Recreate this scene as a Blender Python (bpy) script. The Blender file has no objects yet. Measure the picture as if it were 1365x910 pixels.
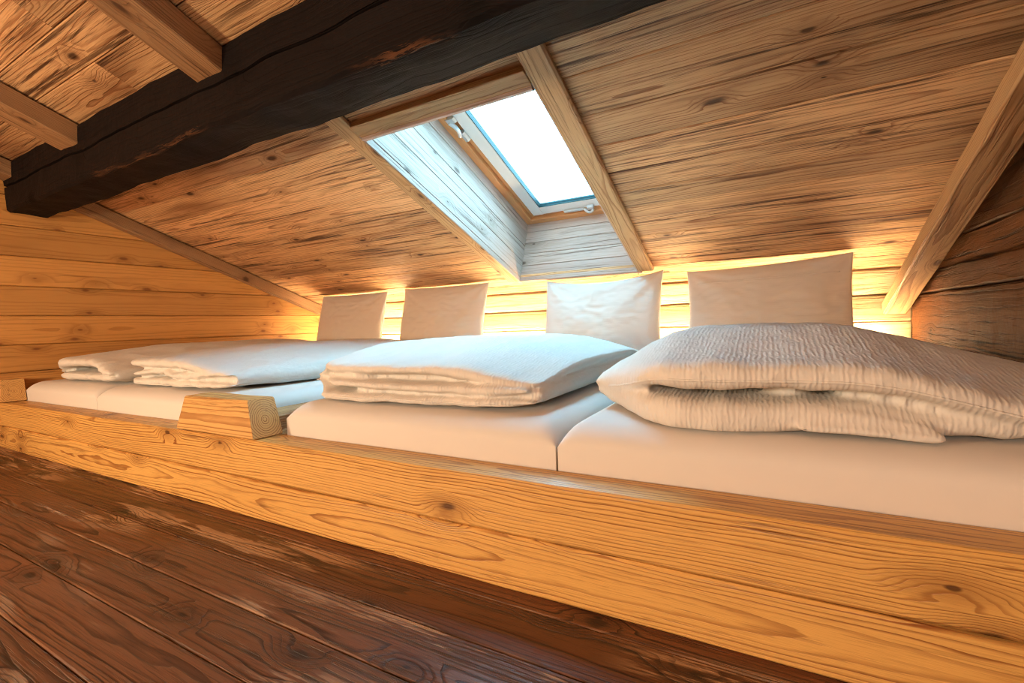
import bpy, bmesh, math, random
from math import sin, cos, tan, pi, radians, sqrt, exp
from mathutils import Vector, Matrix, noise
from mathutils.bvhtree import BVHTree

random.seed(7)
S = bpy.context.scene
COL = S.collection
V3 = Vector

# ------------------------------------------------------------------ basics
TH = 0.3538                       # roof pitch
CT, ST = cos(TH), sin(TH)
ZC = 1.854                        # roof lining height above y = 0
XL, XR, YB, YF = -3.60, 0.61, 2.95, -3.0
AX = V3((1, 0, 0)); AY = V3((0, 1, 0)); AZ = V3((0, 0, 1))
SV = V3((0, CT, -ST))             # down the slope
SN = V3((0, ST, CT))              # out through the roof
RO = V3((0, 0, ZC))


def sp(x, v, n=0.0):
    return RO + AX * x + SV * v + SN * n


def vy(y, n=0.0):                 # slope distance of a point at depth y
    return (y - n * ST) / CT


def smooth(a, b, x):
    t = max(0.0, min(1.0, (x - a) / (b - a)))
    return t * t * (3 - 2 * t)


class MB:
    """collects vertices, faces and the wood coordinates of ONE mesh"""

    def __init__(self):
        self.v, self.f, self.wc, self.tone, self.ev = [], [], [], [], []

    def add(self, verts, faces, wc=None, tone=0.5, ev=None):
        o = len(self.v)
        self.v += [tuple(p) for p in verts]
        self.f += [tuple(i + o for i in f) for f in faces]
        n = len(verts)
        self.wc += [tuple(p) for p in (wc if wc else verts)]
        self.tone += [tone] * n
        self.ev += ev if ev else [0.0] * n

    def timber(self, o, U, V, W, lu, lv, lw, ch=0.003, nu=1, rough=0.0, rfreq=6.0,
               tone=None, pith=None, round_=0, taper=None, sub=1, seed=None, groove=None):
        """a plank or beam: from corner o along U (grain), V (width), W (thickness)"""
        rs = seed if seed is not None else random.random() * 90 + 3
        if tone is None:
            tone = random.random()
        if pith is None:
            pith = (lv * random.uniform(0.25, 0.75), lw + random.uniform(0.02, 0.07))
        pts = []
        c = min(ch, lv * .45, lw * .45)
        def edge(a, b, skip_last=False):
            for k in range(sub):
                t = k / sub
                pts.append((a[0] + (b[0] - a[0]) * t, a[1] + (b[1] - a[1]) * t))
        corners = [(c, 0), (lv - c, 0), (lv, c), (lv, lw - c), (lv - c, lw), (c, lw), (0, lw - c), (0, c)]
        for k in range(8):
            a, b = corners[k], corners[(k + 1) % 8]
            if groove and k == 6:
                g, gd = groove
                for t in (.15, .3): pts.append((0, a[1] + (b[1] - a[1]) * t))
                pts += [(0, g + .006), (gd, g + .001), (gd, g - .001), (0, g - .006)]
                for t in (.7, .85): pts.append((0, a[1] + (b[1] - a[1]) * t))
                pts.insert(len(pts) - 8, (0, a[1]))
            elif k % 2 == 0:
                edge(a, b)
            else:
                pts.append(a)
        m = len(pts)
        verts, wc, ev = [], [], []
        for i in range(nu + 1):
            u = lu * i / nu
            for (a, b) in pts:
                aa, bb = a, b
                if taper:
                    aa, bb, uu = taper(u, a, b)
                else:
                    uu = u
                p = V3(o) + U * uu + V * aa + W * bb
                if rough:
                    d = noise.noise_vector(V3((u * rfreq + rs, a * rfreq * 1.6, b * rfreq * 1.6)))
                    d2 = noise.noise_vector(V3((u * rfreq * 3.1 + rs, a * rfreq * 5, b * rfreq * 5 + 7)))
                    q = (d + d2 * .45) * rough
                    p = p + V * q.x + W * q.y
                verts.append(p)
                wc.append((u + rs, a - pith[0] + rs * 0, b - pith[1]))
                ev.append(2 * a / lv - 1)
        faces = []
        for i in range(nu):
            for k in range(m):
                k2 = (k + 1) % m
                faces.append((i * m + k, i * m + k2, (i + 1) * m + k2, (i + 1) * m + k))
        faces.append(tuple(reversed(range(m))))
        faces.append(tuple(nu * m + k for k in range(m)))
        if V.cross(W).dot(U) > 0:
            faces = [tuple(reversed(f)) for f in faces]
        self.add(verts, faces, wc, tone, ev)

    def box(self, o, U, V, W, lu, lv, lw, tone=0.5):
        self.timber(o, U, V, W, lu, lv, lw, ch=0.0005, tone=tone)

    def tube(self, pts, r, n=8):
        vs, fs = [], []
        for i, p in enumerate(pts):
            a = pts[max(0, i - 1)]; b = pts[min(len(pts) - 1, i + 1)]
            t = (V3(b) - V3(a)).normalized()
            s = t.cross(AZ if abs(t.z) < .9 else AX).normalized(); q = s.cross(t)
            for k in range(n):
                w = 2 * pi * k / n
                vs.append(V3(p) + (s * cos(w) + q * sin(w)) * r)
        for i in range(len(pts) - 1):
            for k in range(n):
                k2 = (k + 1) % n
                fs.append((i * n + k, i * n + k2, (i + 1) * n + k2, (i + 1) * n + k))
        fs.append(tuple(reversed(range(n)))); fs.append(tuple((len(pts) - 1) * n + k for k in range(n)))
        self.add(vs, fs)

    def mesh(self, name):
        me = bpy.data.meshes.new(name)
        me.from_pydata(self.v, [], self.f)
        a = me.attributes.new('wc', 'FLOAT_VECTOR', 'POINT')
        a.data.foreach_set('vector', [c for p in self.wc for c in p])
        a = me.attributes.new('tone', 'FLOAT', 'POINT')
        a.data.foreach_set('value', self.tone)
        a = me.attributes.new('ev', 'FLOAT', 'POINT')
        a.data.foreach_set('value', self.ev)
        bm = bmesh.new(); bm.from_mesh(me)
        bmesh.ops.recalc_face_normals(bm, faces=bm.faces)
        bm.to_mesh(me); bm.free()
        me.update()
        return me

    def build(self, name, mat, parent=None, shade=False, origin=None):
        me = self.mesh(name)
        o = bpy.data.objects.new(name, me)
        COL.objects.link(o)
        me.materials.append(mat)
        if origin is not None:
            og = V3(origin)
            me.transform(Matrix.Translation(-og)); o.location = og
        if parent:
            o.parent = parent
            if origin is None:
                me.transform(Matrix.Translation(-parent.location))
            else:
                o.location = og - parent.location
        if shade:
            me.polygons.foreach_set('use_smooth', [True] * len(me.polygons))
        return o


def tag(o, label=None, cat=None, group=None, kind=None):
    if label: o['label'] = label
    if cat: o['category'] = cat
    if group: o['group'] = group
    if kind: o['kind'] = kind
    return o


def empty(name, loc):
    o = bpy.data.objects.new(name, None)
    o.location = loc
    COL.objects.link(o)
    return o


# ------------------------------------------------------------------ materials
class NT:
    def __init__(self, name):
        self.m = bpy.data.materials.new(name)
        self.m.use_nodes = True
        self.t = self.m.node_tree
        self.t.nodes.clear()
        self.out = self.t.nodes.new('ShaderNodeOutputMaterial')

    def n(self, typ, **kw):
        nd = self.t.nodes.new(typ)
        for k, v in kw.items():
            setattr(nd, k, v)
        return nd

    def l(self, a, b):
        self.t.links.new(a, b)

    def put(self, sock, v):
        if isinstance(v, bpy.types.NodeSocket):
            self.l(v, sock)
        elif v is not None:
            sock.default_value = v

    def math(self, op, a, b=None, c=None, clamp=False):
        nd = self.n('ShaderNodeMath', operation=op, use_clamp=clamp)
        self.put(nd.inputs[0], a); self.put(nd.inputs[1], b); self.put(nd.inputs[2], c)
        return nd.outputs[0]

    def rng(self, v, a, b, c=0.0, d=1.0, smoothstep=True):
        nd = self.n('ShaderNodeMapRange', interpolation_type='SMOOTHSTEP' if smoothstep else 'LINEAR')
        for i, x in enumerate((v, a, b, c, d)):
            self.put(nd.inputs[i], x)
        return nd.outputs[0]

    def mix(self, f, a, b, blend='MIX'):
        nd = self.n('ShaderNodeMix', data_type='RGBA', blend_type=blend)
        self.put(nd.inputs[0], f); self.put(nd.inputs[6], a); self.put(nd.inputs[7], b)
        return nd.outputs[2]

    def scale(self, vec, s):
        nd = self.n('ShaderNodeVectorMath', operation='MULTIPLY')
        self.l(vec, nd.inputs[0]); nd.inputs[1].default_value = s
        return nd.outputs[0]

    def noise(self, vec, scale=1.0, detail=3.0, rough=.55, dist=0.0):
        nd = self.n('ShaderNodeTexNoise')
        if vec is not None: self.l(vec, nd.inputs['Vector'])
        nd.inputs['Scale'].default_value = scale; nd.inputs['Detail'].default_value = detail
        nd.inputs['Roughness'].default_value = rough; nd.inputs['Distortion'].default_value = dist
        return nd.outputs[0]

    def bump(self, h, strength, dist, normal=None):
        b = self.n('ShaderNodeBump')
        b.inputs['Strength'].default_value = strength; b.inputs['Distance'].default_value = dist
        self.l(h, b.inputs['Height'])
        if normal is not None: self.l(normal, b.inputs['Normal'])
        return b.outputs[0]

    def bsdf(self, col, rough, normal=None, spec=.35, metallic=0.0):
        b = self.n('ShaderNodeBsdfPrincipled')
        self.put(b.inputs['Base Color'], col); self.put(b.inputs['Roughness'], rough)
        b.inputs['Specular IOR Level'].default_value = spec
        b.inputs['Metallic'].default_value = metallic
        if normal is not None: self.l(normal, b.inputs['Normal'])
        self.l(b.outputs[0], self.out.inputs[0])
        return b


def c4(c):
    return (c[0], c[1], c[2], 1.0)


def wood(name, light, late, dark, rings=120.0, ringc=.6, warp=.018, streak=.5, streakw=(1.6, 55, 55),
         knot=.5, rough=.6, tonev=.35, bump=.5, edgewear=None, spec=.3, patch=.35, ripple=0.0,
         lo=.56, chips=None, kd=.75, ks=1.0, fibc=.22):
    k = NT(name)
    at = k.n('ShaderNodeAttribute', attribute_name='wc').outputs['Vector']
    tone = k.n('ShaderNodeAttribute', attribute_name='tone').outputs['Fac']
    sx = k.n('ShaderNodeSeparateXYZ'); k.l(at, sx.inputs[0])
    v, w = sx.outputs[1], sx.outputs[2]
    # knots: rare stretched cells whose axis runs through the thickness
    vo = k.n('ShaderNodeTexVoronoi', voronoi_dimensions='2D'); vo.inputs['Scale'].default_value = 1.0
    wob = k.noise(k.scale(at, (14, 30, 30)), 1.0, 2.0)
    kc = k.n('ShaderNodeCombineXYZ')
    k.l(k.math('MULTIPLY', sx.outputs[0], 3.4), kc.inputs[0])
    k.l(k.math('MULTIPLY', k.math('MULTIPLY_ADD', w, .4, v), 8.0), kc.inputs[1])
    k.l(kc.outputs[0], vo.inputs['Vector'])
    cs = k.n('ShaderNodeSeparateColor'); k.l(vo.outputs['Color'], cs.inputs[0])
    gate = k.rng(cs.outputs[0], 1 - knot, 1 - knot + .02)
    size = k.math('MULTIPLY_ADD', cs.outputs[1], .10 * ks, .03 * ks)
    dd = k.math('ADD', vo.outputs['Distance'], k.math('MULTIPLY_ADD', wob, .12, -.06))
    km = k.math('MULTIPLY', k.rng(k.math('DIVIDE', dd, size), 1.35, .35), gate)
    halo = k.math('MULTIPLY', k.rng(dd, .36, .03), gate)
    # growth rings about the pith
    nz = k.noise(k.scale(at, (1.1, 5.5, 5.5)), 1.0, 3.0, .5)
    nz2 = k.noise(k.scale(at, (3.5, 26, 26)), 1.0, 3.0, .6)
    r = k.math('SQRT', k.math('ADD', k.math('MULTIPLY', v, v), k.math('MULTIPLY', w, w)))
    r = k.math('MULTIPLY_ADD', nz, warp * 2.0, r)
    r = k.math('MULTIPLY_ADD', nz2, warp * .32, r)
    r = k.math('MULTIPLY_ADD', halo, warp * .9, r)
    fr = k.math('FRACT', k.math('MULTIPLY', r, rings))
    wn1 = k.n('ShaderNodeTexWhiteNoise', noise_dimensions='1D')
    k.l(k.math('FLOOR', k.math('MULTIPLY', r, rings)), wn1.inputs['W'])
    ring = k.math('MULTIPLY', k.rng(fr, .52, .90), k.rng(fr, 1.0, .94))
    ring = k.math('MULTIPLY', ring, k.math('MULTIPLY_ADD', wn1.outputs[0], .75, .4))
    fib = k.noise(k.scale(at, (9, 330, 330)), 1.0, 2.0, .6)
    big = k.noise(k.scale(at, (.9, 4, 4)), 1.0, 3.0, .6)
    st1 = k.noise(k.scale(at, streakw), 1.0, 4.0, .65)
    st2 = k.noise(k.scale(at, (.8, 9, 9)), 1.0, 2.0)
    st3 = k.noise(k.scale(at, (streakw[0] * 3.2, streakw[1] * 3, streakw[2] * 3)), 1.0, 3.0, .7)
    fine = k.math('MULTIPLY', k.rng(st3, .55, .68), k.rng(st2, .30, .66))
    stm = k.math('MULTIPLY', k.rng(st1, lo, lo + .13), k.rng(st2, .34, .60))
    ringv = k.math('MULTIPLY', ring, k.math('MULTIPLY_ADD', big, 1.5, .35))
    col = k.mix(k.math('MULTIPLY', ringv, ringc, None, True), c4(light), c4(late))
    col = k.mix(k.math('MULTIPLY', k.rng(big, .45, .75), patch), col, c4([a * .72 for a in late]))
    col = k.mix(k.math('MULTIPLY', k.rng(fib, .5, .72), fibc), col, c4(late))
    col = k.mix(k.math('MULTIPLY', fine, streak * .6), col, c4([a * .6 + b_ * .4 for a, b_ in zip(dark, late)]))
    col = k.mix(k.math('MULTIPLY', stm, streak), col, c4(dark))
    col = k.mix(k.math('MULTIPLY', halo, .5), col, c4([a * .8 for a in late]))
    col = k.mix(k.math('MULTIPLY', km, .88), col, c4([a * kd for a in dark]))
    tv = k.math('MULTIPLY_ADD', tone, tonev, 1 - tonev * .5)
    tc = k.n('ShaderNodeCombineColor')
    for i in range(3): k.l(tv, tc.inputs[i])
    col = k.mix(1.0, col, tc.outputs[0], 'MULTIPLY')
    h = k.math('ADD', k.math('MULTIPLY', ringv, -.5), k.math('MULTIPLY', fib, .5))
    h = k.math('ADD', h, k.math('MULTIPLY', stm, -.9))
    if ripple:
        h = k.math('ADD', h, k.math('MULTIPLY', k.noise(k.scale(at, (16, 14, 14)), 1.0, 3.0), ripple))
    rr = rough
    if chips:
        a1 = k.math('ADD', v, chips[0]); a2 = k.math('ADD', w, chips[1])
        dc = k.math('SQRT', k.math('ADD', k.math('MULTIPLY', a1, a1), k.math('MULTIPLY', a2, a2)))
        cn = k.noise(k.scale(at, (14, 120, 120)), 1.0, 4.0, .75)
        cn2 = k.noise(k.scale(at, (2.5, 6, 6)), 1.0, 2.0)
        cm = k.math('MULTIPLY', k.rng(k.math('MULTIPLY_ADD', cn, -.085, dc), -.028, -.036), k.rng(cn2, .46, .6))
        col = k.mix(k.math('MULTIPLY', cm, .6), col, c4((.17, .07, .03)))
    if edgewear:
        ev = k.math('ABSOLUTE', k.n('ShaderNodeAttribute', attribute_name='ev').outputs['Fac'])
        wn = k.noise(k.scale(at, (7, 60, 60)), 1.0, 4.0, .7)
        em = k.math('MULTIPLY', k.rng(k.math('MULTIPLY_ADD', wn, .10, ev), 1.028, 1.06), .6)
        wear = k.noise(k.scale(at, (2.2, 22, 22)), 1.0, 5.0, .7)
        wl = k.noise(k.scale(at, (.9, 3.2, 3.2)), 1.0, 2.0)
        wm = k.math('MULTIPLY', k.rng(wear, .49, .56), k.rng(wl, .44, .56))
        wm = k.math('MULTIPLY', wm, k.math('MULTIPLY_ADD', ring, -.75, 1.0))
        col = k.mix(k.math('MULTIPLY', wm, .8), col, c4(edgewear))
        col = k.mix(em, col, c4(edgewear))
        rr = k.math('MULTIPLY_ADD', k.math('MAXIMUM', wm, em), .2, rough)
    nrm = k.bump(h, bump, .0022)
    k.bsdf(col, rr, nrm, spec)
    return k.m


def cloth(name, col, kind):
    k = NT(name)
    tc = k.n('ShaderNodeTexCoord').outputs['Object']
    if kind == 'seersucker':
        n1 = k.noise(k.scale(tc, (30, 26, 30)), 1.0, 2.0, .5)
        n2 = k.noise(k.scale(tc, (90, 42, 55)), 1.0, 1.0, .5)
        sxx = k.n('ShaderNodeSeparateXYZ'); k.l(tc, sxx.inputs[0])
        ph = k.math('MULTIPLY_ADD', n1, 8.0, k.math('MULTIPLY', sxx.outputs[0], 2 * pi / .0095))
        rib = k.math('MULTIPLY', k.math('MULTIPLY_ADD', k.math('SINE', ph), .5, .5), k.rng(n2, .30, .62))
        nrm = k.bump(rib, .42, .0022)
    elif kind == 'damask':
        n1 = k.noise(k.scale(tc, (9, 20, 150)), 1.0, 3.0)
        n2 = k.noise(k.scale(tc, (8, 8, 8)), 1.0, 3.0)
        h = k.math('ADD', k.math('MULTIPLY', n1, .5), n2)
        nrm = k.bump(h, .4, .004)
    else:
        n1 = k.noise(k.scale(tc, (7, 7, 7)), 1.0, 3.0)
        n2 = k.noise(k.scale(tc, (500, 500, 500)), 1.0, 2.0)
        h = k.math('ADD', n1, k.math('MULTIPLY', n2, .05))
        nrm = k.bump(h, .25, .006)
    b = k.bsdf(c4(col), .9, nrm, .15)
    b.inputs['Sheen Weight'].default_value = .08
    if kind == 'damask':          # thin cotton lets the strip light glow through
        tl = k.n('ShaderNodeBsdfTranslucent'); tl.inputs[0].default_value = (.85, .66, .45, 1)
        mx_ = k.n('ShaderNodeMixShader'); mx_.inputs[0].default_value = .13
        k.l(b.outputs[0], mx_.inputs[1]); k.l(tl.outputs[0], mx_.inputs[2]); k.l(mx_.outputs[0], k.out.inputs[0])
    return k.m


def plain(name, col, rough=.4, spec=.4, metallic=0.0):
    k = NT(name)
    n = k.noise(k.n('ShaderNodeTexCoord').outputs['Object'], 40.0, 3.0)
    cc = k.mix(k.math('MULTIPLY', n, .16), c4(col), c4([a * .8 for a in col]))
    k.bsdf(cc, rough, None, spec, metallic)
    return k.m


M = {}
M['ceil'] = wood('old_spruce_boards', (.70, .415, .20), (.30, .122, .045), (.048, .016, .006), rings=150, ringc=.7, streak=.92,
                 knot=.24, rough=.62, tonev=.5, bump=1.0, patch=.85, lo=.51, ks=.9, fibc=.6, kd=.7)
M['rafter'] = wood('rafter_spruce', (.56, .33, .15), (.30, .14, .052), (.12, .05, .02), rings=170, ringc=.75, streak=.6,
                   knot=.35, rough=.6, tonev=.1, bump=.8, patch=.5, ks=.8)
M['rafter_dark'] = wood('rafter_old_spruce', (.36, .20, .095), (.20, .095, .04), (.08, .032, .014), rings=170, ringc=.75, streak=.75,
                        knot=.35, rough=.6, tonev=.1, bump=.9, patch=.6, ks=.8, lo=.54)
M['shaft'] = wood('pale_shaft_boards', (.47, .345, .285), (.34, .23, .165), (.12, .06, .036), rings=130, ringc=.35, streak=.85,
                  knot=.28, rough=.6, tonev=.16, bump=.7, lo=.54, ks=.7)
M['bed'] = wood('bed_spruce', (.69, .395, .115), (.27, .095, .020), (.15, .05, .012), rings=150, ringc=.82, streak=.75,
                knot=.5, rough=.42, spec=.45, tonev=.08, bump=.45, warp=.026, patch=.2, streakw=(2.4, 60, 60), ks=.6, lo=.585, kd=.5)
M['block'] = wood('block_spruce', (.66, .38, .13), (.32, .135, .035), (.16, .065, .02), rings=150, ringc=.95, streak=.6,
                  knot=.0, rough=.55, tonev=.08, bump=.5, warp=.012, patch=.2, streakw=(3, 70, 70))
M['wall'] = wood('left_wall_spruce', (.57, .275, .075), (.34, .14, .035), (.15, .05, .014), rings=80, ringc=.5, streak=.5,
                 knot=.36, rough=.5, tonev=.2, bump=.4, patch=.45, ks=.7, kd=1.3)
M['back'] = wood('back_wall_spruce', (.68, .52, .30), (.46, .28, .12), (.2, .09, .03), rings=110, ringc=.6, streak=.6,
                 knot=.35, rough=.55, tonev=.15, bump=.8, lo=.53, ks=.7)
M['log'] = wood('dark_hewn_logs', (.13, .052, .019), (.045, .017, .006), (.010, .004, .002), rings=80, ringc=.6, streak=.9,
                knot=.25, rough=.6, tonev=.4, bump=1.2, patch=.8, ripple=2.0, lo=.53, streakw=(1.8, 70, 70), spec=.06)
M['beam'] = wood('sooty_beam', (.0075, .0048, .0045), (.005, .0032, .003), (.003, .002, .002), rings=90, ringc=.4, streak=.7,
                 knot=.3, rough=.7, tonev=.1, bump=1.0, ripple=1.5, spec=.10, chips=(.09, .13))
M['floor'] = wood('worn_floor', (.16, .060, .024), (.028, .009, .004), (.012, .005, .003), rings=125, ringc=1.0, streak=.7,
                  knot=.5, rough=.42, tonev=.55, bump=1.0, edgewear=(.46, .29, .165), spec=.4, warp=.026, patch=.7, kd=.5, lo=.53, fibc=.65)
M['duvet'] = cloth('seersucker_cotton', (.68, .655, .605), 'seersucker')
M['pillow'] = cloth('pillow_damask', (.66, .635, .59), 'damask')
M['sheet'] = cloth('jersey_sheet', (.68, .65, .61), 'plain')
M['sash'] = plain('white_lacquer', (.82, .82, .82), .35)
M['gasket'] = plain('dark_teal_gasket', (.008, .045, .05), .5)
M['frame_wood'] = wood('window_pine', (.62, .29, .12), (.5, .22, .09), (.3, .13, .05), rings=160, ringc=.4, streak=.1, knot=.05,
                       rough=.4, tonev=.05, bump=.2)
M['metal'] = plain('brushed_grey_metal', (.6, .63, .65), .35, .5, .7)
M['roofing'] = plain('dark_underlay', (.05, .04, .035), .9)

k = NT('clear_pane')
tr = k.n('ShaderNodeBsdfTransparent'); tr.inputs[0].default_value = (.93, .985, .99, 1)
gl = k.n('ShaderNodeBsdfGlossy'); gl.inputs['Roughness'].default_value = .02
mx = k.n('ShaderNodeMixShader'); mx.inputs[0].default_value = .04; k.l(tr.outputs[0], mx.inputs[1]); k.l(gl.outputs[0], mx.inputs[2])
k.l(mx.outputs[0], k.out.inputs[0])
M['pane'] = k.m

k = NT('warm_strip_diode')
em = k.n('ShaderNodeEmission'); em.inputs[0].default_value = (1.0, .73, .42, 1); em.inputs[1].default_value = 480.0
k.l(em.outputs[0], k.out.inputs[0])
M['strip'] = k.m


# ------------------------------------------------------------------ the setting
def floor():
    b = MB()
    ys = [.95, .787, .664, .543, .424, .306]
    y = .306
    while y > YF:
        y -= random.uniform(.115, .15); ys.append(y)
    for y1, y0 in zip(ys[:-1], ys[1:]):
        x = XL
        while x < XR:
            L = 9.0
            x2 = min(XR, x + L)
            if XR - x2 < .6: x2 = XR
            b.timber((x, y0 + .0012, -.028), AX, AY, AZ, x2 - x - .001, y1 - y0 - .0024, .028, ch=.0025,
                     pith=((y1 - y0) * random.uniform(.2, .8), -random.uniform(.0, .05)))
            x = x2
    b.box((XL - .1, YF - .1, -.06), AX, AY, AZ, XR - XL + .2, YB - YF + .2, .03, .2)
    return tag(b.build('floor', M['floor']), kind='structure')


floor()

OX0, OX1, OV0, OV1 = -1.41, -.655, 1.503, 2.881      # roof opening
WV0 = OV0 - .24                                      # the window reaches further up the slope


def ceiling():
    b = MB()
    ysr = [2.985, 2.90, 2.80, 2.70, 2.60, 2.50, 2.38, 2.26, 2.14, 2.02, 1.89, 1.735, 1.585, 1.42, 1.27, 1.10]
    vs = [vy(y) for y in ysr]
    v = vs[-1]
    while v > -1.02:
        v -= random.uniform(.12, .17); vs.append(v)
    vr = vs[-1]
    for v1, v0 in zip(vs[:-1], vs[1:]):
        spans = [(XL, XR)]
        if v1 > OV0 + .005 and v0 < OV1 - .005:
            spans = [(XL, OX0 - .004), (OX1 + .004, XR)]
        parts = []
        for (a, c) in spans:
            lo, hi = v0, v1
            x = a
            while x < c - 1e-6:
                L = random.uniform(1.3, 2.6)
                if v1 > 1.1: L = 4.0
                x2 = min(c, x + L)
                if c - x2 < .5: x2 = c
                parts.append((x, x2, lo, hi)); x = x2
        if len(spans) == 2:                      # close the row beside the opening
            if v0 < OV0: parts.append((OX0 - .004, OX1 + .004, v0, OV0))
            if v1 > OV1: parts.append((OX0 - .004, OX1 + .004, OV1, v1))
        for (x, x2, lo, hi) in parts:
            j = random.uniform(-.0012, .0012)
            b.timber(sp(x + .0006, lo + .001, j), AX, SV, SN, x2 - x - .0012, hi - lo - .002, .02, ch=.003,
                     nu=max(2, int((x2 - x) / .12)), rough=.0009, rfreq=5)
    # solid roof above the lining, left open at the skylight
    z = .0215
    for (x0, x1, v0, v1) in ((XL - .1, OX0 - .03, vr - .1, 3.4), (OX1 + .03, XR + .1, vr - .1, 3.4),
                             (OX0 - .03, OX1 + .03, vr - .1, OV0 - .09), (OX0 - .03, OX1 + .03, OV1 + .03, 3.4)):
        b.box(sp(x0, v0, z), AX, SV, SN, x1 - x0, v1 - v0, .06, .1)
    # the far side of the roof, behind the ridge
    S2 = V3((0, -CT, -ST)); N2 = V3((0, -ST, CT)); R2 = sp(0, vr)
    v = 0
    while v < 2.4:
        wd = random.uniform(.13, .18)
        b.timber(R2 + AX * XL + S2 * (v + .001), AX, S2, N2, XR - XL, wd - .002, .02, ch=.003)
        v += wd
    b.box(R2 + AX * (XL - .1) + S2 * -.06 + N2 * .0215, AX, S2, N2, XR - XL + .2, 2.8, .06, .1)
    return tag(b.build('ceiling', M['ceil']), kind='structure')


ceiling()


def wall_left():
    b = MB()
    zs = [-.02, .07, .227, .387, .535, .695, .858, 1.022, 1.186, 1.35]
    while zs[-1] < 2.3: zs.append(zs[-1] + .16)
    for z0, z1 in zip(zs[:-1], zs[1:]):
        b.timber((XL - .03, YF, z0 + .0012), AY, AZ, AX, YB + .1 - YF, z1 - z0 - .0024, .03, ch=.004, nu=50, rough=.0012, rfreq=4,
                 pith=((z1 - z0) * random.uniform(.3, .7), -.04))
    b.box((XL - .09, YF - .1, -.1), AY, AZ, AX, YB - YF + .3, 2.6, .058, .1)
    return tag(b.build('wall_left', M['wall']), kind='structure')


def wall_right():
    b = MB()
    zs = [-.02, .16, .395, .63, .725, .83, 1.0, 1.19, 1.37, 1.56, 1.76, 1.98, 2.2]
    for i, (z0, z1) in enumerate(zip(zs[:-1], zs[1:])):
        if i == 1:     # the lowest visible log stands proud of the one above
            b.timber((XR - .055, .5, z0), AY, AZ, AX, YB - .52, z1 - z0, .16, ch=.035, nu=70, rough=.02, rfreq=5,
                     sub=5, pith=(.1, .1), tone=.9)
            b.timber((XR, YF, z0), AY, AZ, AX, .5 - YF, z1 - z0, .12, ch=.02, nu=30, rough=.01, sub=3)
            continue
        back = .018 if z0 >= .725 else 0.0
        b.timber((XR + back, YF, z0 + .002), AY, AZ, AX, YB - .012 - YF, z1 - z0 - .004, .12, ch=.006, nu=120, rough=.0065, rfreq=5,
                 sub=6, pith=((z1 - z0) * .5, .12))
    b.box((XR + .1, YF - .1, -.1), AY, AZ, AX, YB - YF + .3, 2.6, .06, .1)
    return tag(b.build('wall_right', M['log'], shade=False), kind='structure')


def wall_back():
    b = MB()
    #      z0    z1    y at bottom, y at top
    rows = [(-.02, .20, 2.955, 2.955), (.20, .385, 2.955, 2.955), (.385, .507, 2.957, 2.950), (.507, .640, 2.946, 2.957), (.640, .765, 2.958, 2.918), (.765, .86, 2.95, 2.93)]
    for (z0, z1, y0, y1) in rows:
        d = V3((0, y1 - y0, z1 - z0 - .002)); L = d.length; d.normalize()
        n = AX.cross(d); n = n if n.y > 0 else -n
        b.timber((XL, y0, z0 + .001), AX, d, n, XR - XL, L, .05, ch=.006, nu=70, rough=.0022, rfreq=5, sub=4, pith=(L * .5, .09))
    b.box((XL - .1, YB + .06, -.1), AX, AZ, AY, XR - XL + .2, 1.0, .05, .1)
    return tag(b.build('wall_back', M['back']), kind='structure')


def wall_front():
    b = MB()
    z = -.02
    while z < 1.7:
        b.timber((XL, YF - .03, z), AX, AZ, AY, XR - XL, .158, .03, ch=.004)
        z += .16
    b.box((XL - .1, YF - .09, -.1), AX, AZ, AY, XR - XL + .2, 2.0, .055, .1)
    return tag(b.build('wall_front', M['wall']), kind='structure')


wall_left(); wall_right(); wall_back(); wall_front()


# skylight shaft: four lined sides, built as one trim
def shaft():
    b = MB()
    n0, n1 = -.028, .40
    rows = [n0, .006, .115, .225, .325, n1]
    for a, c in zip(rows[:-1], rows[1:]):
        g = .0012
        v0 = OV0 - .03 if a < .05 else WV0 - .03
        b.timber(sp(OX0, v0, a + g), SV, SN, -AX, OV1 - v0 + .03, c - a - 2 * g, .022, ch=.002, nu=20, rough=.0006, pith=(.05, -.05))
        b.timber(sp(OX1, v0, a + g), SV, SN, AX, OV1 - v0 + .03, c - a - 2 * g, .022, ch=.002, nu=20, rough=.0006, pith=(.05, -.05))
    for a, c in zip([n0, .012, .08, .165, .245, .325], [.012, .08, .165, .245, .325, n1]):
        b.timber(sp(OX0 + .001, OV1, a + g), AX, SN, SV, OX1 - OX0 - .002, c - a - 2 * g, .022, ch=.002, nu=20, rough=.0006, pith=(.05, -.05))
        hi = (SN * (n1 - n0) + SV * (WV0 - OV0)).normalized(); sc = (SN * (n1 - n0) + SV * (WV0 - OV0)).length / (n1 - n0)
        b.timber(sp(OX0 + .001, OV0, n0) + hi * (a - n0 + g) * sc, AX, hi, -hi.cross(AX) if hi.cross(AX).y > 0 else hi.cross(AX), OX1 - OX0 - .002, (c - a) * sc - 2 * g, .022, ch=.002, nu=20, rough=.0006, pith=(.05, -.05))
    # backing, so that no light slips between the boards
    for (x, w) in ((OX0 - .045, .02), (OX1 + .025, .02)):
        b.box(sp(x, WV0 - .06, .03), AX, SV, SN, w, OV1 - WV0 + .12, .45, .2)
    b.box(sp(OX0 - .04, OV1 + .025, .03), AX, SV, SN, OX1 - OX0 + .08, .025, .45, .2)
    bk_ = -hi.cross(AX) if hi.cross(AX).y > 0 else hi.cross(AX)
    b.box(sp(OX0 - .04, OV0, n0) + bk_ * .026 + hi * .035, AX, hi, bk_, OX1 - OX0 + .08, .47, .03, .2)
    return tag(b.build('trim_1', M['shaft']), kind='structure')


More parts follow.
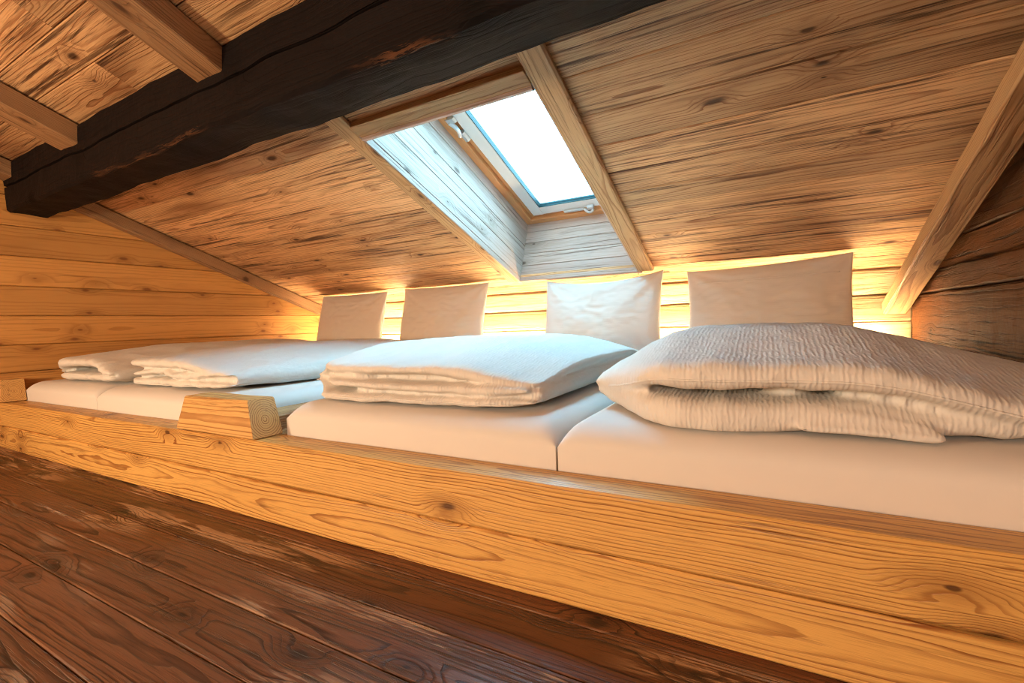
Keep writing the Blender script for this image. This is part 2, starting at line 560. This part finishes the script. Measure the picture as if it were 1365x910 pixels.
shaft()
b = MB()     # head board above the opening
b.timber(sp(OX0 + .001, OV0 - .085, -.028), AX, SV, SN, OX1 - OX0 - .002, .084, .027, ch=.002, nu=24, rough=.0008, tone=.6)
tag(b.build('trim_2', M['rafter']), kind='structure')
b = MB()     # foot board under the opening
b.timber(sp(OX0 + .001, OV1 + .001, -.026), AX, SV, SN, OX1 - OX0 - .002, .05, .025, ch=.002, nu=24, rough=.001, tone=.6)
tag(b.build('trim_3', M['rafter']), kind='structure')


def window():
    n = .385
    root = empty('window_1', sp((OX0 + OX1) / 2, (WV0 + OV1) / 2, n))
    tag(root, kind='structure')

    def ring(b, i0, i1, na, nb, flare=0.0):
        x0, x1, v0, v1 = OX0 + i0, OX1 - i0, WV0 + i0, OV1 - i0
        w = i1 - i0
        b.timber(sp(x0, v0, na), SV, AX, SN, v1 - v0, w, nb - na, ch=.004, tone=.5)
        b.timber(sp(x1 - w, v0, na), SV, AX, SN, v1 - v0, w, nb - na, ch=.004, tone=.5)
        b.timber(sp(x0 + w, v0, na), AX, SV, SN, x1 - x0 - 2 * w, w, nb - na, ch=.004, tone=.5)
        b.timber(sp(x0 + w, v1 - w, na), AX, SV, SN, x1 - x0 - 2 * w, w, nb - na, ch=.004, tone=.5)
    b = MB(); ring(b, -.025, .045, n, n + .09); f = b.build('window_frame', M['frame_wood'], root)
    b = MB(); ring(b, .044, .074, n + .022, n + .09); b.build('frame_rebate', M['frame_wood'], root)
    b = MB(); ring(b, .074, .150, n + .012, n + .085); b.build('sash', M['sash'], root)
    b = MB(); ring(b, .148, .1535, n + .013, n + .036); ring(b, .158, .161, n + .026, n + .036); b.build('gasket', M['gasket'], root)
    b = MB()
    b.box(sp(OX0 + .146, WV0 + .146, n + .035), AX, SV, SN, OX1 - OX0 - .292, OV1 - WV0 - .292, .006)
    b.build('pane', M['pane'], root)
    # handle on the lower sash member
    b = MB()
    hx, hv = -1.03, OV1 - .085
    b.timber(sp(hx - .085, hv - .006, n - .004), AX, SV, SN, .13, .022, .012, ch=.004)
    pts = []
    for i in range(9):
        t = i / 8
        pts.append(sp(hx + .045 + .06 * t, hv + .004 + .012 * sin(t * pi) + .004, n + .004 - .022 * sin(t * pi * .8)))
    b.tube(pts, .009)
    b.timber(sp(hx + .07, hv - .02, n - .012), AX, SV, SN, .038, .03, .026, ch=.005)
    b.build('handle', M['metal'], root)
    # pivot fitting on the left sash member
    b = MB()
    px, pv = OX0 + .055, 1.93
    b.timber(sp(px - .012, pv + .055, n - .006), SV, AX, SN, .06, .034, .03, ch=.01)
    b.timber(sp(px - .026, pv - .05, n - .006), SV, AX, SN, .03, .055, .02, ch=.008)
    pts = [sp(px - .01 + .014 * sin(i / 8 * pi), pv - .03 + .10 * i / 8, n - .004) for i in range(9)]
    b.tube(pts, .011)
    b.build('pivot_fitting', M['metal'], root)


window()

# ------------------------------------------------------------------ beams and rafters
b = MB()
b.timber((XL + .002, .927, 1.25), AX, AY, AZ, XR - XL - .004, .178, .262, ch=.012, nu=120, rough=.011, rfreq=3.2, sub=6,
         pith=(.09, .13), tone=.5, groove=(.137, .022))
tag(b.build('ceiling_beam', M['beam'], origin=(XL, 1.02, 1.25)),
    'massive blackened hewn beam running across under the sloping boards', 'beam')


def rafter(x0, x1, va, vb, n0, n1, label, rough=.0025, tone=.5, ch=.006, mat='rafter'):
    b = MB()
    b.timber(sp(x0, va, n0), SV, AX, SN, vb - va, x1 - x0, n1 - n0, ch=ch, nu=50, rough=rough, rfreq=5, sub=3, tone=tone)
    o = b.build('rafter', M[mat], origin=sp((x0 + x1) / 2, va, n0))
    return tag(o, label, 'rafter')


vb_ = vy(1.108) + .04
rafter(-1.495, OX0 - .001, vb_, 2.884, -.028, -.004, 'slim pale rafter along the left edge of the skylight', .0012, .7)
rafter(OX1 + .001, -.562, vb_, 2.884, -.028, -.004, 'slim pale rafter along the right edge of the skylight', .0012, .75)
rafter(XL + .004, -3.535, vb_, vy(2.90), -.085, -.006, 'brown rafter running down along the top of the far left wall', .002, .1, mat='rafter_dark')
rafter(.494, .588, 1.0, vy(2.925, -.2), -.222, -.157, 'rough knotty rafter hanging in front of the dark log wall', .0028, .55, .006)
for (x0, x1, lab) in ((-1.706, -1.557, 'rafter ending on the black beam, nearest its middle'),
                      (-2.829, -2.662, 'rafter ending on the black beam, second from the left wall'),
                      (XL + .004, -3.478, 'short stub of rafter above the left end of the black beam')):
    rafter(x0, x1, vy(-.55), vy(.934, -.085), -.088, -.0068, lab, .0025, .25, .004, mat='rafter_dark')

# ------------------------------------------------------------------ bed
ZT, YBED, YM = .236, .831, .932
bed = empty('bed_platform', (-1.5, YBED, 0))
tag(bed, 'long low spruce sleeping platform with stacked front timbers', 'bed')
b = MB()
b.timber((XL + .003, YBED, .0005), AX, AZ, AY, XR - .11 - XL, .1165, .097, ch=.004, nu=90, rough=.0014, rfreq=3, sub=3, tone=.5, pith=(.06, .045))
b.build('lower_timber', M['bed'], bed)
b = MB()
b.timber((XL + .003, YBED, .118), AX, AZ, AY, XR - .11 - XL, .118, .099, ch=.007, nu=90, rough=.0014, rfreq=3, sub=3, tone=.55, pith=(.15, .05))
b.build('upper_timber', M['bed'], bed)
b = MB()
b.timber((-1.585, YM + .002, .06), AY, AX, AZ, 1.8, .152, .222, ch=.004, nu=20, rough=.001, tone=.3)
b.build('cross_beam', M['rafter'], bed)
b = MB()
b.timber((-1.432, YM, .10), AY, AX, AZ, 1.8, .095, .135, ch=.003, nu=12, tone=.15)
b.build('filler_board', M['rafter'], bed)
b = MB()
for i in range(14):
    b.timber((XL + .01, YM + .002 + i * .129, .16), AX, AY, AZ, 1.985, .125, .022, ch=.003)
    b.timber((-1.335, YM + .002 + i * .129, .16), AX, AY, AZ, 1.84, .125, .022, ch=.003)
b.build('base_boards', M['bed'], bed)
b = MB()
b.timber((XL + .01, 2.75, .20), AX, AY, AZ, XR - .12 - XL, .195, .165, ch=.005, nu=40, rough=.001, tone=.6)
b.build('back_ledge', M['bed'], bed)

# light strip on the ledge behind the pillows
strip = empty('light_strip', (-1.5, 2.885, .366))
tag(strip, 'warm glowing light strip lying on the ledge behind the pillows', 'light strip')
b = MB(); b.timber((XL + .06, 2.872, .3655), AX, AY, AZ, XR - XL - .16, .024, .006, ch=.001); b.build('channel', M['sash'], strip)
b = MB(); b.timber((XL + .065, 2.877, .3717), AX, AY, AZ, XR - XL - .17, .014, .004, ch=.001); b.build('diffuser', M['strip'], strip)


# blocks on the front timber
def block(x0, x1, label, k0, k1, tone):
    b = MB()
    L = x1 - x0; H = .114

    def tp(u, a, bb):
        t = a / H
        return a, bb + (.010 * t if bb < .05 else 0.0), u + (k0 * t) * (1 - u / L) + (-k1 * t) * (u / L)
    b.timber((x0, YBED + .001, ZT + .0042), AX, AZ, AY, L, H, .097, ch=.004, nu=16, rough=.0012, rfreq=6, sub=3, taper=tp,
             pith=(.052, .050), tone=tone)
    o = b.build('timber_block', M['block'], origin=((x0 + x1) / 2, YBED + .05, ZT))
    return tag(o, label, 'wooden block')


block(-1.778, -1.348, 'chunky tapered timber block on the bed edge, growth rings showing on its end', .045, .036, .45)
block(XL + .02, -3.50 + .0, 'cut-off timber block at the far left end of the bed edge', .0, .02, .3)


# ------------------------------------------------------------------ soft things
def soft_grid(fn, nu, nv):
    """closed soft body: fn(a, b) -> (top point, bottom point), a, b in [-1, 1]"""
    vs, fs = [], []
    def den(t): return sin(pi / 2 * t)
    T, B = {}, {}
    for i in range(nu + 1):
        for j in range(nv + 1):
            a, c = den(2 * i / nu - 1), den(2 * j / nv - 1)
            p, q = fn(a, c)
            T[i, j] = len(vs); vs.append(V3(p))
            if i in (0, nu) or j in (0, nv):
                B[i, j] = T[i, j]
            else:
                B[i, j] = len(vs); vs.append(V3(q))
    for i in range(nu):
        for j in range(nv):
            fs.append((T[i, j], T[i + 1, j], T[i + 1, j + 1], T[i, j + 1]))
            fs.append((B[i, j], B[i, j + 1], B[i + 1, j + 1], B[i + 1, j]))
    return vs, fs


def sq(t, p, q):
    return max(0.0, 1 - abs(t) ** p) ** (1.0 / q)


def mattress(x0, x1, label, h=.335, seed=0):
    b = MB()
    z0, y0, y1 = .184, YM + .001, 2.735
    zm = (z0 + h) / 2; hh = (h - z0) / 2
    cx, cy, hx, hy = (x0 + x1) / 2, (y0 + y1) / 2, (x1 - x0) / 2, (y1 - y0) / 2

    def fn(a, c):
        # rounded box: superellipse edges of about 5 cm
        def inset(t, half, r):
            d = half * (1 - abs(t))
            return 1.0 if d >= r else sqrt(max(0, 1 - ((r - d) / r) ** 2))
        e = min(inset(a, hx, .055), 1) * min(inset(c, hy, .075), 1)
        x, y = cx + a * hx, cy + c * hy
        sag = .0015 * noise.noise(V3((x * 2.2 + seed, y * 2.2, 1))) + .001 * noise.noise(V3((x * 6 + seed, y * 6, 4)))
        zt = zm + (hh + sag) * (.35 + .65 * e) if e > 0 else zm + hh * .35
        zb = zm - hh * (.8 + .2 * e)
        bulge = 1 + .004
        return (x, y, zt), (x, y, zb)
    vs, fs = [], []
    nu, nv = 60, 70
    # dense near the edges
    def den(t): return math.copysign(1 - (1 - abs(t)) ** 1.9, t)
    T, B = {}, {}
    for i in range(nu + 1):
        for j in range(nv + 1):
            a, c = den(2 * i / nu - 1), den(2 * j / nv - 1)
            p, q = fn(a, c)
            T[i, j] = len(vs); vs.append(V3(p))
            B[i, j] = len(vs); vs.append(V3(q))
    for i in range(nu):
        for j in range(nv):
            fs.append((T[i, j], T[i + 1, j], T[i + 1, j + 1], T[i, j + 1]))
            fs.append((B[i, j], B[i, j + 1], B[i + 1, j + 1], B[i + 1, j]))
    for i in range(nu):
        fs.append((T[i, 0], B[i, 0], B[i + 1, 0], T[i + 1, 0])); fs.append((T[i, nv], T[i + 1, nv], B[i + 1, nv], B[i, nv]))
    for j in range(nv):
        fs.append((T[0, j], T[0, j + 1], B[0, j + 1], B[0, j])); fs.append((T[nu, j], B[nu, j], B[nu, j + 1], T[nu, j + 1]))
    b.add(vs, fs)
    o = b.build('mattress', M['sheet'], origin=(cx, cy, z0), shade=True)
    return tag(o, label, 'mattress', 'mattresses on the sleeping platform')


mattress(-3.525, -2.668, 'white-sheeted mattress against the left wall', seed=1)
mattress(-2.664, -1.592, 'white-sheeted mattress just behind the timber block, second from the left wall', seed=5)
mattress(-1.332, -.414, 'white-sheeted mattress right of the timber block, under the skylight', seed=9)
mattress(-.409, .540, 'white-sheeted mattress at the right end, beside the dark log wall', seed=13)


def fuse(vs, fs, voxel):
    """join overlapping soft layers into one continuous skin"""
    me = bpy.data.meshes.new('tmp'); me.from_pydata([tuple(v) for v in vs], [], fs)
    bm = bmesh.new(); bm.from_mesh(me); bmesh.ops.recalc_face_normals(bm, faces=bm.faces); bm.to_mesh(me); bm.free()
    o = bpy.data.objects.new('tmp', me); COL.objects.link(o)
    md = o.modifiers.new('r', 'REMESH'); md.mode = 'VOXEL'; md.voxel_size = voxel
    sm = o.modifiers.new('s', 'SMOOTH'); sm.factor = .5; sm.iterations = 3
    dg = bpy.context.evaluated_depsgraph_get(); dg.update()
    out = bpy.data.meshes.new_from_object(o.evaluated_get(dg))
    bpy.data.objects.remove(o); bpy.data.meshes.remove(me)
    return out


def duvet(layers, label, seed, seam, wr=1.0):
    """layers: list of dicts x0,x1,y0,y1 + mid(x,y) and half(x,y); front(x) shifts the front edge"""
    vs, fs = [], []
    for L in layers:
        def fn(a, c, L=L):
            x = (L['x0'] + L['x1']) / 2 + a * (L['x1'] - L['x0']) / 2
            yf = L['y0'](x) if callable(L['y0']) else L['y0']
            yb = L['y1']
            y = (yf + yb) / 2 + c * (yb - yf) / 2
            if 'skew' in L: x += L['skew'] * (y - yf)
            e = sq(a, L.get('p', 5), 2.0) * sq(c, L.get('pq', 26), 2.2)
            m, h = L['mid'](x, y), L['half'](x, y)
            return (x, y, m + h * e), (x, y, m - h * e)
        v, f = soft_grid(fn, 70, 80)
        o = len(vs); vs += v; fs += [tuple(i + o for i in q) for q in f]
    me = fuse(vs, fs, .006)
    # soft wrinkles
    co = [0.0] * (3 * len(me.vertices)); me.vertices.foreach_get('co', co)
    no = [c for v in me.vertices for c in v.normal]
    for i in range(len(me.vertices)):
        p = V3(co[3 * i:3 * i + 3]); n = V3(no[3 * i:3 * i + 3])
        d = .006 * noise.noise(V3((p.x * 6 + seed, p.y * 3.2, p.z * 10)))
        d += .0030 * wr * (1 - abs(noise.noise(V3((p.x * 13 + seed, p.y * 5, p.z * 16)))) * 2.4)
        d += .0008 * wr * noise.noise(V3((p.x * 45, p.y * 14 + seed, p.z * 40)))
        p += n * (d - .002)
        if p.z < .3395: p.z = .3395 + (p.z - .3395) * .05
        co[3 * i:3 * i + 3] = p
    me.vertices.foreach_set('co', co); me.update()
    me.polygons.foreach_set('use_smooth', [True] * len(me.polygons))
    ref = V3(((layers[0]['x0'] + layers[0]['x1']) / 2, 1.2, .336))
    bvh = BVHTree.FromPolygons([v.co.copy() for v in me.vertices], [tuple(p.vertices) for p in me.polygons])
    me.transform(Matrix.Translation(-ref))
    me.materials.clear(); me.materials.append(M['duvet'])
    me.name = 'duvet'
    o = bpy.data.objects.new('duvet', me); o.location = ref; COL.objects.link(o)
    tag(o, label, 'duvet', 'folded duvets on the mattresses')
    # piped hem along the front of the upper layer
    pts = []
    xa, xb, zf = seam
    for i in range(61):
        x = xa + (xb - xa) * i / 60
        h = bvh.ray_cast(V3((x, .5, zf(x))), V3((0, 1, 0)))
        if h[0] is not None: pts.append(h[0] + V3((0, -.0006, 0)))
    if len(pts) > 4:
        b = MB()
        for _ in range(2):
            pts = [pts[0]] + [(pts[i - 1] + pts[i] * 2 + pts[i + 1]) / 4 for i in range(1, len(pts) - 1)] + [pts[-1]]
        b.tube(pts, .0028, 6)
        b.build('piped_hem', M['duvet'], o, shade=True)
    return o


def crown(x, y, cx, cy, rx, ry, base, amp):
    return base + amp * exp(-((x - cx) / rx) ** 2 - ((y - cy) / ry) ** 2)


# duvet under the skylight (third from the left)
x0, x1 = -1.44, -.505
def bk(y): return smooth(1.02, 1.4, y)
def tm(x, y):      # middle of the upper layer, drooping to the fold at the left and the edge at the right
    d = smooth(x0 + .16, x0, x) * .045 + smooth(x1 - .32, x1, x) * .034
    return .438 - d + .026 * bk(y) - .05 * smooth(1.9, 2.3, y)
def th(x, y): return .0205 + .024 * bk(y) - .004 * smooth(x1 - .25, x1, x)
def fy3(x): return .985 + .012 * sin(x * 7) + .12 * smooth(x0 + .28, x0, x) + .03 * smooth(-.66, -.5, x)
duvet([dict(x0=x0, x1=x1, y0=lambda x: fy3(x) + .024, y1=2.30, mid=tm, half=th),
       dict(x0=x0 + .012, x1=x1 - .004, y0=lambda x: fy3(x) + .004 + .006 * sin(x * 31), y1=2.26,
            mid=lambda x, y: .3545 + smooth(x0 + .16, x0, x) * .028 + .022 * bk(y) + .004 * smooth(-.9, -.55, x), half=lambda x, y: .0145 + .024 * bk(y)),
       dict(x0=x0 + .07, x1=x1 - .02, y0=lambda x: fy3(x) + .006 + .035 * smooth(-1.15, -1.37, x), y1=2.0,
            mid=lambda x, y: .3945 - .009 * smooth(-.95, -.52, x) + .004 * sin(x * 9), half=lambda x, y: .0145 + .016 * bk(y)),
       dict(x0=x1 - .14, x1=x1 + .004, y0=lambda x: fy3(x) + .035, y1=2.25, mid=lambda x, y: .380, half=lambda x, y: .036, p=3)],
      'white seersucker duvet folded flat under the skylight', 3.3,
      (x0 + .10, x1 - .03, lambda x: .353 + .004 * sin(x * 5)))

# duvet at the right end, biggest and nearest
X0, X1 = -.405, .535
def tm4(x, y):
    d = smooth(X0 + .22, X0, x) * .066 + smooth(.10, .5, x) * .078
    return .446 - d + .036 * smooth(1.0, 1.35, y) - .045 * smooth(1.7, 2.1, y)
def th4(x, y): return .030 + .020 * smooth(1.0, 1.35, y) - .008 * smooth(.2, .55, x)
def fy4(x): return .965 + .20 * smooth(-.15, X0, x) ** 1.3 + .10 * smooth(.15, .55, x) + .012 * sin(x * 11)
duvet([dict(x0=X0, x1=X1, y0=fy4, y1=2.12, mid=tm4, half=th4),
       dict(x0=X0 + .008, x1=.235, y0=lambda x: fy4(x) + .008, y1=2.05,
            mid=lambda x, y: .366 + smooth(X0 + .2, X0, x) * .012 + .004 * sin(x * 14), half=lambda x, y: .0355 - .016 * smooth(.0, .235, x) + .016 * smooth(1.0, 1.35, y)),
       dict(x0=.04, x1=.25, y0=lambda x: fy4(x) - .006, y1=1.5, mid=lambda x, y: .3535 - .004 * smooth(.1, .25, x), half=lambda x, y: .0135, p=7),
       dict(x0=.08, x1=X1, y0=lambda x: fy4(x) + .026, y1=2.05, mid=lambda x, y: .364 + .022 * smooth(.3, .08, x), half=lambda x, y: .0255 + .012 * smooth(1.02, 1.35, y))],
      'white seersucker duvet folded at the right end beside the dark logs', 8.1,
      (X0 + .05, X1 - .02, lambda x: tm4(x, fy4(x)) - .008))

# duvet behind the block
x2, x3 = -2.635, -1.775
def tm2(x, y):
    d = smooth(x2 + .10, x2, x) * .012 + smooth(x3 - .35, x3, x) * .042
    return .442 - d + .012 * smooth(1.05, 1.5, y) - .05 * smooth(2.1, 2.5, y)
def fy2(x): return 1.0 + .06 * smooth(x2 + .2, x2, x) + .012 * sin(x * 13)
duvet([dict(x0=x2, x1=x3, y0=fy2, y1=2.5, mid=tm2, half=lambda x, y: .024 + .018 * smooth(1.05, 1.5, y), skew=.05),
       dict(x0=x2 + .02, x1=x3, y0=lambda x: fy2(x) + .006, y1=2.45, mid=lambda x, y: .360 + .012 * smooth(1.0, 1.4, y), half=lambda x, y: .0185 + .018 * smooth(1.03, 1.4, y), skew=.05),
       dict(x0=x3 - .14, x1=x3 + .01, y0=lambda x: fy2(x) + .03, y1=2.4, mid=lambda x, y: .383, half=lambda x, y: .040, p=3, skew=.05),
       dict(x0=x2 + .14, x1=x3 - .05, y0=lambda x: fy2(x) + .004 + .012 * sin(x * 24), y1=2.0, mid=lambda x, y: .400 + .007 * sin(x * 13), half=lambda x, y: .0155 + .01 * smooth(1.05, 1.4, y))],
      'white duvet folded behind the timber block', 12.7,
      (x2 + .08, x3 - .03, lambda x: .352 + .004 * sin(x * 9)), wr=1.5)

# duvet by the left wall
x4, x5 = -3.43, -2.685
def tm1(x, y):
    d = smooth(x4 + .2, x4, x) * .055 + smooth(x5 - .25, x5, x) * .045
    return .437 - d + .028 * smooth(1.0, 1.5, y) - .05 * smooth(2.1, 2.5, y)
def fy1(x): return 1.0 + .05 * smooth(x4 + .2, x4, x) + .01 * sin(x * 12)
duvet([dict(x0=x4, x1=x5, y0=fy1, y1=2.5, mid=tm1, half=lambda x, y: .030 + .010 * smooth(1.05, 1.5, y)),
       dict(x0=x4 + .07, x1=x5, y0=lambda x: fy1(x) + .006, y1=2.45, mid=lambda x, y: .366, half=lambda x, y: .025 + .012 * smooth(1.0, 1.4, y)),
       dict(x0=x5 - .13, x1=x5 + .004, y0=lambda x: fy1(x) + .03, y1=2.4, mid=lambda x, y: .378, half=lambda x, y: .036, p=3)],
      'white duvet folded in the far corner along the left wall', 21.9,
      (x4 + .08, x5 - .02, lambda x: .378 + .004 * sin(x * 9)), wr=1.3)


def pillow(xa, xb, zt_l, zt_r, label, seed, dip=.0, y=2.595, zb=.342, thick=.075, hem=False):
    """an upright pillow leaning on the back wall, ears at the corners"""
    def fn(a, c):
        # outline with pulled-in sides
        top = zt_l + (zt_r - zt_l) * (a + 1) / 2 - (dip + .012) * (1 - a * a)
        zz = zb + (top - zb) * (c + 1) / 2
        xx = (xa + xb) / 2 + a * (xb - xa) / 2 * (1 - .055 * (1 - c * c) * (.75 + .25 * noise.noise(V3((seed, a * .4, c * 1.3)))) - .006)
        e = (max(0, 1 - a ** 2) ** .42) * (max(0, 1 - c ** 2) ** .42)
        e *= .72 + .28 * (1 - abs(a * c))
        lean = .120 * (zz - zb) / (top - zb)
        wv = .014 * noise.noise(V3((xx * 6 + seed, zz * 8, 2))) + .007 * (1 - 2 * abs(noise.noise(V3((xx * 12 + seed, zz * 26, 9)))))
        # creases that run from the corners
        for (ca, cc) in ((-1, 1), (1, 1), (-1, -1), (1, -1)):
            r = sqrt((a - ca) ** 2 + (c - cc) ** 2)
            if r < 1.0:
                an = math.atan2(c - cc, a - ca)
                wv += .017 * (1 - r) * min(1, r * 3) * sin(an * 9 + seed)
        yf = y + lean - thick * e - wv * e
        yb = y + lean + thick * .75 * e
        return (xx, yf, zz), (xx, yb, zz)
    vs, fs = soft_grid(fn, 90, 70)
    b = MB(); b.add(vs, fs)
    o = b.build('pillow', M['pillow'], origin=((xa + xb) / 2, y, zb), shade=True)
    if hem:
        bvh = BVHTree.FromPolygons([tuple(p) for p in vs], fs)
        pts = []
        for i in range(49):
            t = i / 48
            x = xa + .06 + (xb - xa - .12) * t
            h = bvh.ray_cast(V3((x, 1.5, zt_l - .075 + (zt_r - zt_l) * t * .5)), V3((0, 1, 0)))
            if h[0] is not None: pts.append(h[0] + V3((0, -.0003, 0)))
        hb = MB(); hb.tube(pts, .0018, 6)
        hb.build('stitched_hem', M['pillow'], o, shade=True)
    return tag(o, label, 'pillow', 'pillows propped against the back wall')


pillow(-3.305, -2.570, .842, .838, 'upright white pillow in the left corner, half hidden below the boards', 1.5, dip=-.006)
pillow(-2.400, -1.655, .845, .842, 'upright white pillow left of the skylight shaft', 6.2, dip=-.006)
pillow(-1.230, -.510, .818, .830, 'upright pillow catching blue daylight under the skylight', 3.9, dip=.028)
pillow(-.392, .354, .808, .840, 'upright pillow at the right, tallest at its right corner', 9.4, dip=.0, hem=True)

# ------------------------------------------------------------------ light
w = bpy.data.worlds.new('winter_sky'); S.world = w; w.use_nodes = True
nt = w.node_tree; bg = nt.nodes['Background']
bg.inputs[0].default_value = (.345, .735, 1.0, 1)
# overcast sky, brighter on the valley side (+Y) than over the ridge
tcw = nt.nodes.new('ShaderNodeTexCoord'); sxw = nt.nodes.new('ShaderNodeSeparateXYZ'); mrw = nt.nodes.new('ShaderNodeMapRange')
nt.links.new(tcw.outputs['Generated'], sxw.inputs[0]); nt.links.new(sxw.outputs[1], mrw.inputs[0])
for i_, v_ in enumerate((-.45, .55, 11.0, 36.0)): mrw.inputs[i_ + 1].default_value = v_
nt.links.new(mrw.outputs[0], bg.inputs[1])


def lamp(name, loc, power, col, r):
    l = bpy.data.lights.new(name, 'POINT'); l.energy = power; l.color = col; l.shadow_soft_size = r
    o = bpy.data.objects.new(name, l); o.location = loc; COL.objects.link(o)


lamp('room_lamp', (-2.2, -1.35, .66), 170, (1.0, .79, .52), .10)
lamp('right_fill_light', (-.3, -2.3, 1.15), 125, (1.0, .86, .71), .14)  # unseen fill, added to brighten the right side of bed and ceiling

# ------------------------------------------------------------------ camera
yaw, pit, rol, F, H = .5035, -.0387, -.0345, 623.04, .56
f = V3((-sin(yaw), cos(yaw), 0)); r = V3((cos(yaw), sin(yaw), 0)); u = V3((0, 0, 1))
f, u = f * cos(pit) + u * sin(pit), u * cos(pit) - f * sin(pit)
r, u = r * cos(rol) + u * sin(rol), u * cos(rol) - r * sin(rol)
cam = bpy.data.cameras.new('camera'); co = bpy.data.objects.new('camera', cam); COL.objects.link(co)
co.matrix_world = Matrix(((r.x, u.x, -f.x, 0), (r.y, u.y, -f.y, 0), (r.z, u.z, -f.z, H), (0, 0, 0, 1)))
cam.sensor_fit = 'HORIZONTAL'; cam.sensor_width = 36; cam.lens = F / 1365 * 36; cam.clip_start = .01
S.camera = co

S.view_settings.view_transform = 'Standard'; S.view_settings.look = 'None'
S.view_settings.exposure = 0.0; S.view_settings.gamma = 1.0; S.view_settings.use_curve_mapping = False
S.cycles.use_denoising = True
S.cycles.filter_width = 1.1
S.cycles.max_bounces = 12; S.cycles.diffuse_bounces = 6; S.cycles.transparent_max_bounces = 16
S.cycles.sample_clamp_indirect = 8.0
